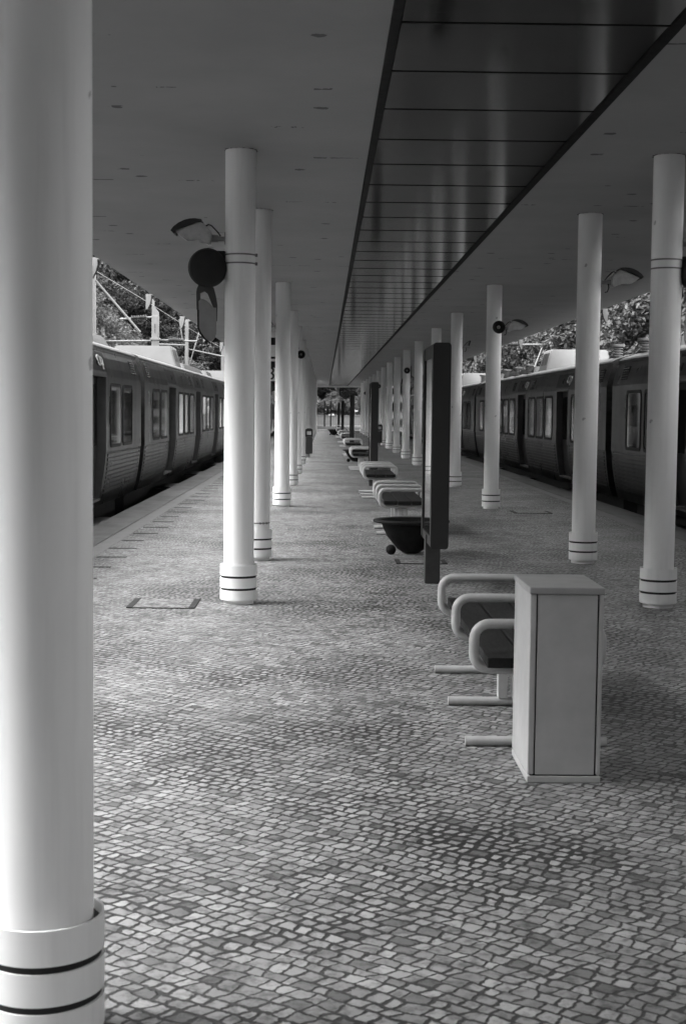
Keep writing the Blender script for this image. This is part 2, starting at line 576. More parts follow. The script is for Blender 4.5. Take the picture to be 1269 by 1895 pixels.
# ------------------------------------------------------------------ canopy
canopy = empty('platform_canopy', (0, 0, HC), 'long flat concrete canopy over the platform with dark glossy panel strip', 'canopy')
canopy['kind'] = 'thing'
CX0, CX1, CEND = -3.2, 5.58, 119.0
def slab(b):
    b.box(CX0, CX1, -60, 36.34, 0, 0.24)
    b.box(CX0, CX1, 36.38, 76.49, 0, 0.24)
    b.box(CX0, CX1, 76.53, CEND, 0, 0.24)
one(slab, 'ceiling_slab', M['ceiling'], canopy)
for yj in (36.36, 76.51):
    one(lambda b: b.box(CX0 + 0.02, CX1 - 0.02, yj - 0.009, yj + 0.009, 0.012, 0.2), 'expansion_joint', M['black'], canopy)
one(lambda b: b.box(CX0 - 0.1, CX1 + 0.1, CEND + 0.004, CEND + 0.16, -0.14, 0.3), 'end_fascia', M['white'], canopy)
SX0, SX1 = 0.36, 1.865
def soff(b):
    y = -13.0 - 0.11
    while y < CEND - 1.2:
        b.bbox(SX0 + 0.03, SX1 - 0.03, y + 0.006, y + 1.1 - 0.012, -0.022, 0.012, 0.005, 2)
        y += 1.1
so = one(soff, 'soffit_strip', M['soffit'], canopy)
def sedge(b):
    b.box(SX0 - 0.024, SX0 + 0.026, -13, CEND - 0.6, -0.034, 0.01)
    b.box(SX1 - 0.026, SX1 + 0.034, -13, CEND - 0.6, -0.034, 0.01)
    b.box(SX0 + 0.0265, SX1 - 0.0265, -13, CEND - 0.6, -0.008, 0.008)
    y = -13.11
    while y < CEND - 1.2:
        b.box(SX0 + 0.0265, SX1 - 0.0265, y - 0.0042, y + 0.0042, -0.026, -0.0085)
        y += 1.1
one(sedge, 'soffit_trim', M['edge'], canopy)
def spout(y, side, name='rain_spout'):
    s = -1 if side < 0 else 1
    x = CX0 if side < 0 else CX1
    p = [(0.01, 0.02), (0.13, 0.02), (0.13, -0.27), (0.09, -0.24), (0.03, -0.12), (0.01, -0.03)]
    b = MB()
    b.prism(p, lambda u, z, w: (x + s * u, w, z), y - 0.03, y + 0.03)
    o = b.build(name, M['unit'], canopy)
    b = MB()
    b.tube([(x + s * 0.022, y - 0.036, 0.0), (x + s * 0.02, y - 0.036, -0.07), (x + s * 0.045, y - 0.036, -0.17), (x + s * 0.095, y - 0.036, -0.27)], 0.012, 6)
    b.build('drip_edge', M['black'], o)
for i in range(9):
    spout(20.4 + 6.25 * i, -1)
for i in range(5):
    spout(29.0 + 12.5 * i, 1)

# ------------------------------------------------------------------ columns
YS = [3.54, 11.75, 15.2, 23.7, 30.4, 36.0, 42.7, 48.9, 55.2, 61.6, 68.0, 74.3, 80.6, 86.9, 93.2, 99.5, 105.8]
XL, XR = -0.70, 2.79
def column_mesh():
    o = bpy.data.objects.new('column', None)
    COL.objects.link(o)
    def sh(b):
        b.sm = True
        b.lathe([(0.125, 0.0), (0.125, HC + 0.005)], seg=48)
    one(sh, 'shaft', M['column'], o)
    for z0, z1 in ((0.036, 0.117), (0.136, 0.218), (0.237, 0.327)):
        def rg(b):
            b.sm = True
            b.lathe([(0.1455, z0), (0.1525, z0), (0.1525, z1), (0.1455, z1)], seg=48, closed=True)
        r = one(rg, 'base_ring', M['column'], o)
        for e in r.data.edges:
            pass
    def gap_shade(b):  # black band standing in for the shade inside the ring gaps
        b.sm = True
        b.lathe([(0.1252, 0.05), (0.1448, 0.05), (0.1448, 0.30), (0.1252, 0.30)], seg=48, closed=True)
    one(gap_shade, 'ring_gap_shade', M['black'], o)
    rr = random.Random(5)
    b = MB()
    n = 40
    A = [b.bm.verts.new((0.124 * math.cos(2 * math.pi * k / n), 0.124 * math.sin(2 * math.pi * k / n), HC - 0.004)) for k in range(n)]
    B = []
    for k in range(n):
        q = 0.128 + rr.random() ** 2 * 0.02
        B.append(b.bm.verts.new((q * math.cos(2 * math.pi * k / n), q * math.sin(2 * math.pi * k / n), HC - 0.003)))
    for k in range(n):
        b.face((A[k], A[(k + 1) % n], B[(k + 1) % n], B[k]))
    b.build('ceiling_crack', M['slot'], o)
    return o
proto_col = column_mesh()
note = {('l', 0): 'huge in the left foreground', ('l', 1): 'carrying the floodlight and black disc',
        ('l', 2): 'with a strap band above its base rings', ('l', 7): 'with a litter bin beside it',
        ('r', 0): None, ('r', 1): 'at the right frame edge with strap bands', ('r', 2): 'carrying a floodlight on its right',
        ('r', 3): 'carrying both a horn speaker and floodlight', ('r', 4): 'carrying a bare lamp bracket'}
first = True
for side, X in (('l', XL), ('r', XR)):
    for i, y in enumerate(YS):
        if side == 'r' and i == 0:
            continue                              # outside the frame
        o = proto_col if first else copy_tree(proto_col)
        first = False
        o.location = (X, y, 0)
        o.rotation_euler.z = 0.7 * i + (1.3 if side == 'r' else 0)
        sd = 'left' if side == 'l' else 'right'
        k = i if side == 'l' else i - 1
        lab = 'white round column, %s from the camera in the %s row' % (ORD[k], sd)
        nn = note.get((side, i))
        if nn:
            lab = 'white column %s, %s of the %s row' % (nn, ORD[k], sd)
        tag(o, lab, 'column', 'white columns of the %s row' % sd, 'thing')
        if (side, i) in (('l', 1), ('r', 1)):
            for z in (2.79, 2.86):
                def st(b):
                    b.sm = True
                    b.lathe([(0.1255, z - 0.006), (0.129, z - 0.006), (0.129, z + 0.006), (0.1255, z + 0.006)], seg=40, closed=True)
                    b.sm = False
                    b.box(0.115, 0.142, -0.03, -0.005, z - 0.012, z + 0.012)
                s_ = one(st, 'strap_band', M['galv'], o)
                s_.rotation_euler.z = -o.rotation_euler.z
        if (side, i) == ('l', 2):
            def st(b):
                b.sm = True
                b.lathe([(0.1255, 0.395), (0.128, 0.395), (0.128, 0.407), (0.1255, 0.407)], seg=40, closed=True)
                b.sm = False
                for a in (-1.35, -1.1, -0.75):
                    b.tube([(0.125 * math.cos(a), 0.125 * math.sin(a), 0.40), (0.14 * math.cos(a), 0.14 * math.sin(a), 0.40)], 0.012, 8)
            s_ = one(st, 'strap_band', M['galv'], o)
            s_.rotation_euler.z = -o.rotation_euler.z

# ------------------------------------------------------------------ floodlights, discs, mirrors, horn speakers on the columns
K = 0.000591
def zp(px, py):        # outline points measured on the second left column -> metres from the column axis / above the arm
    return ((px - 986) * K, (375 - py) * K)
def floodlight(X, y, s, label, head=True, z=2.99):
    o = empty('floodlight', (X, y, z), label, 'floodlight', 'floodlights on the columns')
    def arm(b):
        b.tube([(s * -0.12, 0, 0), (s * -0.19, 0, 0)], 0.02, 10)
        b.tube([(s * -0.18, 0, 0.0), (s * -0.285, 0, 0.0)], 0.03, 12)
        b.bbox(min(s * -0.128, s * -0.118), max(s * -0.128, s * -0.118), -0.04, 0.04, -0.05, 0.05, 0.002, 1)
    one(arm, 'arm', M['grey'], o)
    def cable(b):
        b.tube([(s * -0.16, -0.02, 0.02), (s * -0.19, -0.03, 0.06), (s * -0.235, -0.02, 0.105), (s * -0.26, -0.01, 0.115), (s * -0.285, 0, 0.10)], 0.006, 6)
        if s < 0 or not head:
            b.tube([(s * -0.20, -0.02, -0.01), (s * -0.205, -0.03, -0.06), (s * -0.19, -0.03, -0.10), (s * -0.165, -0.02, -0.105)], 0.006, 6)
    one(cable, 'cable', M['black'], o)
    if not head:
        one(lambda b: b.prism([(-0.27, 0.02), (-0.30, 0.12), (-0.27, 0.14), (-0.25, 0.03)], lambda u, q, w: (s * u, w, q), -0.03, 0.03), 'bracket', M['dark_metal'], o)
        return o
    hp = [zp(*q) for q in ((95, 290), (430, 150), (475, 165), (600, 300), (590, 440), (560, 470), (430, 390), (330, 400), (260, 405), (200, 375))]
    def housing(b):
        b.prism(hp, lambda u, q, w: (s * u, w, q), -0.09, 0.09)
        bmesh.ops.bevel(b.bm, geom=b.bm.edges[:], offset=0.01, segments=2, affect='EDGES')
    one(housing, 'housing', M['lens'], o)
    cp = [zp(*q) for q in ((42, 285), (80, 232), (150, 178), (230, 140), (300, 122), (380, 118), (462, 130), (470, 158), (400, 170), (250, 215), (110, 282), (100, 325), (80, 318))]
    def cover(b):
        b.prism(cp, lambda u, q, w: (s * u, w, q), -0.105, 0.105)
    one(cover, 'cover', M['dark_metal'], o)
    lp = [zp(*q) for q in ((240, 395), (330, 365), (430, 345), (438, 392), (340, 420), (270, 418))]
    one(lambda b: b.prism(lp, lambda u, q, w: (s * u, w, q), -0.075, 0.075), 'lens', M['grey'], o)
    return o
floodlight(XL, 11.75, 1, 'floodlight with dark hood above the black disc on the left row')
floodlight(XL, 23.7, 1, 'floodlight half hidden on the fourth left column, behind the nearer columns')
floodlight(XR, 11.75, -1, 'floodlight at the right frame edge on the strapped column')
floodlight(XR, 15.2, -1, 'floodlight with looping cable on the second right column')
floodlight(XR, 23.7, -1, 'floodlight beside the horn speaker on the third right column')
floodlight(XR, 30.4, -1, 'bare lamp bracket with cable, without head, on the fourth right column', head=False)

def mirror_set(X, y, s, where):
    o = empty('disc_signal', (X, y, 2.75), 'black round disc strapped to the %s' % where, 'disc', 'black discs on columns')
    def disc(b):
        b.sm = True
        b.lathe([(0.0, -0.075), (0.09, -0.072), (0.14, -0.058), (0.157, -0.03), (0.157, 0.03), (0.14, 0.04), (0.0, 0.045)], (s * -0.262, -0.05, 0), 40, 'Y')
    one(disc, 'disc', M['black'], o)
    one(lambda b: b.bbox(min(s * -0.12, s * -0.2), max(s * -0.12, s * -0.2), -0.05, 0.05, 0.0, 0.14, 0.006, 1), 'clamp', M['black'], o)
    q = empty('platform_mirror', (X, y, 2.44), 'grey oval mirror in a dark fork bracket below the %s disc' % where, 'mirror', 'oval mirrors below the discs')
    def mp(px, py):
        return (s * (px - 986) * K, (1290 - py) * K)
    fork = [(425, 985), (395, 1050), (388, 1100), (392, 1330), (404, 1352), (440, 1352), (440, 1110), (500, 1085), (545, 1120), (590, 1230), (625, 1310), (655, 1310), (655, 1490), (672, 1490), (677, 1270), (655, 1140), (625, 1030)]
    one(lambda b: b.prism([mp(*a) for a in fork], lambda u, z, w: (u, w, z), -0.05, -0.005), 'fork_bracket', M['fork'], q)
    pan = [(432, 1230), (455, 1205), (495, 1200), (540, 1222), (585, 1262), (630, 1310), (664, 1310), (668, 1660), (650, 1720), (615, 1765), (570, 1780), (520, 1745), (460, 1660), (436, 1600)]
    one(lambda b: b.prism([mp(*a) for a in pan], lambda u, z, w: (u, w + u * 0.4, z), 0.004, 0.03), 'mirror_back', M['mirror'], q)
    rim = [(416, 1350), (438, 1350), (440, 1590), (464, 1650), (525, 1735), (572, 1775), (560, 1783), (510, 1752), (445, 1670), (420, 1600)]
    one(lambda b: b.prism([mp(*a) for a in rim], lambda u, z, w: (u, w + u * 0.4, z), -0.012, 0.034), 'rim', M['black'], q)
mirror_set(XL, 11.75, 1, 'left row column')
mirror_set(XR, 11.75, -1, 'right edge column')

def horn_speaker(X, y, z, dx, label):
    o = empty('horn_speaker', (X + dx, y - 0.125, z), label, 'loudspeaker', 'round horn speakers on the columns')
    def horn(b):
        b.sm = True
        b.lathe([(0.0, 0.0), (0.05, 0.0), (0.055, -0.06), (0.075, -0.10), (0.105, -0.14), (0.098, -0.142), (0.07, -0.11), (0.045, -0.075), (0.02, -0.07), (0.0, -0.07)], (0, 0.004, 0), 28, 'Y')
    one(horn, 'horn', M['black'], o)
    one(lambda b: b.lathe([(0.0, -0.125), (0.02, -0.12), (0.028, -0.09), (0.028, -0.066)], (0, 0, 0), 16, 'Y'), 'centre_cap', M['grey'], o)
    return o
horn_speaker(XR, 23.7, 3.0, 0.05, 'round black horn speaker on the third right column beside a floodlight')
horn_speaker(XR, 48.9, 3.0, 0.0, 'round black horn speaker on the right row in front of the hanging clock')
horn_speaker(XR, 74.3, 2.9, 0.02, 'small distant horn speaker on the eleventh right column')
horn_speaker(XR, 99.5, 2.85, 0.02, 'tiny farthest horn speaker near the end of the right row')
horn_speaker(XL, 36.0, 3.0, 0.10, 'round black horn speaker on the right of the sixth left column')

# ------------------------------------------------------------------ benches
def rrect(x0, x1, z0, z1, r, n=6):
    pts = []
    for cx, cz, a0 in ((x1 - r, z1 - r, 0), (x0 + r, z1 - r, 90), (x0 + r, z0 + r, 180), (x1 - r, z0 + r, 270)):
        for k in range(n + 1):
            a = R(a0 + 90 * k / n)
            pts.append((cx + r * math.cos(a), cz + r * math.sin(a)))
    return pts
BX0, BX1 = 0.70, 1.36
def make_bench():
    o = bpy.data.objects.new('platform_bench', None)
    COL.objects.link(o)
    for k in range(3):
        y = 0.95 * k
        def hp(b):
            b.tube([(x, y, z) for x, z in rrect(BX0 + 0.025, BX1 - 0.025, 0.375, 0.592, 0.075)], 0.0245, 14, closed=True)
        one(hp, 'tube_hoop', M['hoop'], o)
        for x in (0.985, 1.06):
            one(lambda b: b.bbox(x - 0.026, x + 0.026, y - 0.03, y + 0.03, 0.045, 0.352, 0.004, 1), 'leg', M['hoop'], o)
        one(lambda b: b.tube([(BX0 - 0.01, y, 0.024), (BX1 + 0.01, y, 0.024)], 0.024, 12), 'foot_bar', M['hoop'], o)
    def seat(b):
        for j in range(3):
            x0 = 0.775 + j * 0.181
            b.bbox(x0, x0 + 0.168, -0.135, 2.04, 0.402, 0.450, 0.005, 2)
    one(seat, 'seat', M['wood'], o)
    return o
bench0 = make_bench()
BY = [6.74, 18.4, 26.1, 38.4, 50.5, 63.0, 72.0, 85.0, 99.0]
BL = ['tube hoop bench with dark planks, partly hidden by the grey cabinet', 'tube hoop bench directly behind the nearest bowl planter',
      'third bench from the camera, hoops open beside the second poster column', 'fourth tube hoop bench from the camera, in front of a bowl planter',
      'fifth tube hoop bench from the camera, down the platform middle', 'sixth tube hoop bench from the camera, beneath a dark poster column',
      'seventh tube hoop bench from the camera, small in the distance', 'eighth tube hoop bench from the camera, small in the distance',
      'farthest tube hoop bench, near the end of the platform']
for i, y in enumerate(BY):
    o = bench0 if i == 0 else copy_tree(bench0)
    o.location = (0, y, 0)
    tag(o, BL[i], 'bench', 'tube hoop benches along the platform middle')

# ------------------------------------------------------------------ cabinet
cab = empty('utility_cabinet', (0.892, 6.06, 0), 'plain grey metal utility cabinet standing in front of the nearest bench', 'cabinet')
W, D, H = 0.316, 0.50, 0.822
one(lambda b: b.box(0.012, W - 0.012, 0.012, D - 0.012, 0.03, H - 0.002), 'inner_case', M['edge'], cab)
for x0, x1 in ((0.0, 0.027), (W - 0.019, W)):
    for y0, y1 in ((0.0, 0.045), (D - 0.045, D)):
        one(lambda b: b.bbox(x0, x1, y0, y1, 0.036, H, 0.005, 2), 'corner_post', M['cabinet'], cab)
one(lambda b: b.bbox(0.033, W - 0.026, 0.001, 0.013, 0.036, H - 0.001, 0.002, 1), 'front_panel', M['cabinet'], cab)
one(lambda b: b.bbox(0.033, W - 0.026, D - 0.013, D - 0.001, 0.036, H - 0.001, 0.002, 1), 'rear_panel', M['cabinet'], cab)
one(lambda b: b.bbox(0.001, 0.013, 0.0455, D - 0.0455, 0.036, H - 0.001, 0.002, 1), 'side_panel', M['cabinet'], cab)
one(lambda b: b.bbox(W - 0.013, W - 0.001, 0.052, D - 0.052, 0.036, H - 0.001, 0.002, 1), 'side_panel', M['cabinet'], cab)
one(lambda b: b.bbox(-0.001, W + 0.001, -0.001, D + 0.001, 0.0, 0.030, 0.003, 1), 'plinth', M['cabinet'], cab)
one(lambda b: b.bbox(-0.005, W + 0.005, -0.008, D + 0.008, H + 0.001, H + 0.031, 0.006, 2), 'lid', M['cabinet_lid'], cab)

# ------------------------------------------------------------------ bowl planters
def make_planter():
    o = bpy.data.objects.new('bowl_planter', None)
    COL.objects.link(o)
    def bowl(b):
        b.sm = True
        b.lathe([(0.0, 0.01), (0.09, 0.012), (0.16, 0.06), (0.215, 0.125), (0.262, 0.185), (0.270, 0.192), (0.293, 0.24), (0.318, 0.29), (0.337, 0.345), (0.40, 0.352), (0.432, 0.362), (0.435, 0.374), (0.425, 0.386), (0.395, 0.392), (0.35, 0.384), (0.335, 0.33), (0.0, 0.328)], (0, 0, 0), 56)
    one(bowl, 'bowl', M['bowl'], o)
    one(lambda b: b.lathe([(0.0, 0.345), (0.2, 0.342), (0.338, 0.334)], (0, 0, 0), 40), 'soil', M['soil'], o)
    for a in (212, 328, 90):
        def ball(b):
            b.sm = True
            b.lathe([(0.0577 * math.sin(math.pi * k / 12), -0.0577 * math.cos(math.pi * k / 12)) for k in range(13)], (0.275 * math.cos(R(a)), 0.275 * math.sin(R(a)), 0.058), 24)
        one(ball, 'ball_foot', M['bowl'], o)
    return o
pl0 = make_planter()
for i, (x, y, lab) in enumerate(((0.99, 16.0, 'wide dark bowl planter on ball feet behind the nearest poster panel'),
                                 (1.0, 45.0, 'dark bowl planter behind the fourth bench'),
                                 (0.62, 94.0, 'distant dark bowl planter at the left of the last benches'))):
    o = pl0 if i == 0 else copy_tree(pl0)
    o.location = (x, y, 0)
    tag(o, lab, 'planter', 'dark bowl planters')

# ------------------------------------------------------------------ poster panels
def make_sign():
    o = bpy.data.objects.new('poster_panel', None)
    COL.objects.link(o)
    one(lambda b: b.bbox(-0.085, 0.055, -0.09, 0.09, 0.0, 0.46, 0.006, 2), 'post', M['post_metal'], o)
    def frame(b):
        pts = rrect(-0.078, 0.082, 0.375, 2.215, 0.03, 4)
        b.prism(pts, lambda u, z, w: (u, w, z), -0.62, -0.50)
        b.prism(pts, lambda u, z, w: (u, w, z), 0.50, 0.62)
        b.box(-0.072, 0.076, -0.4995, 0.4995, 2.09, 2.205)
        b.box(-0.072, 0.076, -0.4995, 0.4995, 0.385, 0.47)
    one(frame, 'frame', M['dark_metal'], o)
    one(lambda b: (b.box(-0.066, -0.050, -0.499, 0.499, 0.471, 2.089), b.box(0.054, 0.070, -0.499, 0.499, 0.471, 2.089)), 'glass_face', M['glass'], o)
    one(lambda b: b.box(-0.045, 0.049, -0.4985, 0.4985, 0.472, 2.088), 'inner_box', M['edge'], o)
    return o
sg0 = make_sign()
for i, (x, y, lab) in enumerate(((1.035, 13.28, 'tall dark poster panel on a square post beside the nearest planter'),
                                 (1.05, 30.6, 'second dark poster panel, standing beyond the third bench'),
                                 (1.06, 55.3, 'third dark poster panel along the platform middle'),
                                 (1.08, 85.5, 'fourth dark poster panel, small in the distance'),
                                 (1.08, 109.0, 'farthest dark poster panel near the platform end'))):
    o = sg0 if i == 0 else copy_tree(sg0)
    o.location = (x, y, 0)
    tag(o, lab, 'poster panel', 'dark poster panels along the platform middle')

# ------------------------------------------------------------------ litter bins
def make_bin():
    o = bpy.data.objects.new('litter_bin', None)
    COL.objects.link(o)
    one(lambda b: b.bbox(-0.12, 0.12, -0.12, 0.12, 0.14, 0.70, 0.02, 2), 'bin_body', M['dark_metal'], o)
    def hood(b):
        pts = [(-0.13, 0.71), (0.13, 0.71), (0.13, 0.93), (0.11, 0.975), (0.06, 1.0), (-0.06, 1.0), (-0.11, 0.975), (-0.13, 0.93)]
        b.prism(pts, lambda u, z, w: (u, w, z), -0.13, 0.13)
    one(hood, 'hood', M['black'], o)
    one(lambda b: b.bbox(-0.07, 0.07, -0.136, -0.131, 0.78, 0.9, 0.002, 1), 'opening', M['grey'], o)
    one(lambda b: b.tube([(0, 0.0, 0), (0, 0.0, 0.139)], 0.035, 10), 'foot', M['galv'], o)
    return o
bn = make_bin()
bn.location = (-0.52, 48.6, 0)
tag(bn, 'dark hooded litter bin beside the left row of columns', 'litter bin', 'hooded litter bins')
b2 = copy_tree(bn)
b2.location = (2.56, 66.0, 0)
tag(b2, 'dark hooded litter bin beside the right row of columns', 'litter bin', 'hooded litter bins')

# ------------------------------------------------------------------ lettering
def text_mesh(s, size, name, mat, parent=None, depth=0.004):
    cu = bpy.data.curves.new('letters', 'FONT')
    cu.body = s
    cu.size = size
    cu.align_x = 'CENTER'
    cu.align_y = 'CENTER'
    cu.extrude = depth
    t = bpy.data.objects.new('letters_source', cu)
    COL.objects.link(t)
    dg = bpy.context.evaluated_depsgraph_get()
    me = bpy.data.meshes.new_from_object(t.evaluated_get(dg))
    bpy.data.objects.remove(t)
    me.materials.clear()
    me.materials.append(mat)
    o = bpy.data.objects.new(name, me)
    COL.objects.link(o)
    o.parent = parent
    return o

# hanging platform number sign and clock
sg = empty('platform_number_sign', (-1.0, 27.2, HC), 'white hanging sign with black numeral 3 between the left columns', 'sign')
one(lambda b: b.bbox(-0.22, 0.22, -0.04, 0.04, -1.55, -0.62, 0.006, 1), 'sign_board', M['white'], sg)
def bars(b):
    b.box(-0.219, 0.219, -0.044, -0.0405, -0.87, -0.73)
    b.box(-0.219, 0.219, -0.044, -0.0405, -1.13, -1.09)
    b.box(-0.219, 0.219, -0.044, -0.0405, -1.30, -1.18)
one(bars, 'dark_bands', M['black'], sg)
n3 = text_mesh('3', 0.34, 'numeral', M['black'], sg)
n3.rotation_euler = (R(90), 0, 0)
n3.location = (-0.02, -0.043, -1.42)
one(lambda b: (b.tube([(-0.15, 0, -0.622), (-0.15, 0, 0.0)], 0.015, 8), b.tube([(0.15, 0, -0.622), (0.15, 0, 0.0)], 0.015, 8)), 'hanger_rod', M['galv'], sg)

ck = empty('hanging_clock', (3.86, 66.0, HC), 'round dark-rimmed clock hanging from the ceiling beyond the right columns', 'clock')
def crim(b):
    b.sm = True
    b.lathe([(0.29, -0.09), (0.33, -0.10), (0.335, 0.10), (0.29, 0.09)], (0, 0, -0.75), 40, 'Y', closed=True)
one(crim, 'rim', M['black'], ck)
cf = one(lambda b: b.lathe([(0.288, -0.07), (0.288, 0.07)], (0, 0, -0.75), 40, 'Y'), 'dial', M['grey'], ck)
def marks(b):
    for k in range(12):
        a = k * math.pi / 6
        c, s = math.cos(a), math.sin(a)
        b.prism([(0.22 * c - 0.02 * s, 0.22 * s + 0.02 * c), (0.22 * c + 0.02 * s, 0.22 * s - 0.02 * c), (0.27 * c + 0.02 * s, 0.27 * s - 0.02 * c), (0.27 * c - 0.02 * s, 0.27 * s + 0.02 * c)], lambda u, z, w: (u, w, z - 0.75), -0.078, -0.0705)
    b.prism([(-0.012, -0.03), (0.012, -0.03), (0.012, 0.2), (-0.012, 0.2)], lambda u, z, w: (u, w, z - 0.75), -0.083, -0.0785)
    b.prism([(-0.03, -0.012), (0.14, -0.012), (0.14, 0.012), (-0.03, 0.012)], lambda u, z, w: (u, w, z - 0.75), -0.088, -0.0835)
one(marks, 'hands_and_marks', M['black'], cf)
one(lambda b: (b.tube([(-0.12, 0, -0.46), (-0.12, 0, 0.0)], 0.022, 8), b.tube([(0.12, 0, -0.46), (0.12, 0, 0.0)], 0.022, 8)), 'hanger_rod', M['dark_metal'], ck)

# ------------------------------------------------------------------ trains
def upper_profile():
    return [(0.0, 0.90), (0.0, 2.12), (0.02, 2.25), (0.07, 2.42), (0.115, 2.53), (0.10, 2.55), (0.105, 2.59), (0.14, 2.625), (0.22, 2.66), (0.5, 2.75), (1.0, 2.82), (1.45, 2.84)]
def low_u(z):
    return 0.10 * max(0.0, 1 - (z - 0.15) / 0.75) ** 1.6
TW = 2.9
def profile(kind):
    p = [(0.5, 0.0), (0.16, 0.02), (0.125, 0.12)]
    if kind == 'rib':
        z = 0.165
        while z < 0.84:
            p += [(low_u(z), z), (low_u(z + 0.046), z + 0.046), (low_u(z + 0.050) + 0.022, z + 0.050), (low_u(z + 0.068) + 0.022, z + 0.068)]
            z += 0.0725
    elif kind == 'flat':
        for z in (0.165, 0.3, 0.45, 0.6, 0.75):
            p.append((low_u(z) + 0.012, z))
        p.append((0.012, 0.885))
    else:
        p += [(0.118, 0.15), (0.25, 0.152), (0.22, 0.3), (0.175, 0.6), (0.16, 0.9), (0.16, 2.10)]
    up = upper_profile()
    if kind == 'door':
        up = [(0.0, 2.115)] + up[1:]
    elif kind == 'flat':
        up = [(0.0, 0.90)] + up[1:]
    p += up
    far = [(TW - u, z) for u, z in upper_profile()[:-1][::-1]] + [(TW - 0.10, 0.3), (TW - 0.15, 0.02), (TW - 0.5, 0.0)]
    return p + far

def cp_mark(b, fn, depth):
    st = 0.017
    def stroke(pts):
        n = len(pts)
        L, Rr = [], []
        for i, p in enumerate(pts):
            a = Vector(pts[max(i - 1, 0)])
            c = Vector(pts[min(i + 1, n - 1)])
            d = (c - a).normalized()
            nx = Vector((-d.y, d.x)) * st
            L.append((p[0] + nx.x, p[1] + nx.y))
            Rr.append((p[0] - nx.x, p[1] - nx.y))
        for i in range(n - 1):
            b.prism([L[i], L[i + 1], Rr[i + 1], Rr[i]], fn, 0.0, depth)
    stroke([(-0.008, 0.085), (-0.03, 0.105), (-0.06, 0.105), (-0.085, 0.08), (-0.09, 0.02), (-0.085, -0.03), (-0.06, -0.055), (-0.022, -0.055)])
    stroke([(0.022, 0.085), (0.05, 0.085), (0.078, 0.07), (0.09, 0.04), (0.09, -0.01), (0.075, -0.045), (0.05, -0.058), (0.035, -0.05)])
    stroke([(0.018, 0.10), (0.016, 0.03), (0.018, -0.05)])
    stroke([(0.05, -0.055), (0.055, -0.09), (0.058, -0.125)])

def window_rr(y0, y1, z0, z1, r):
    return rrect(y0, y1, z0, z1, r, 4)

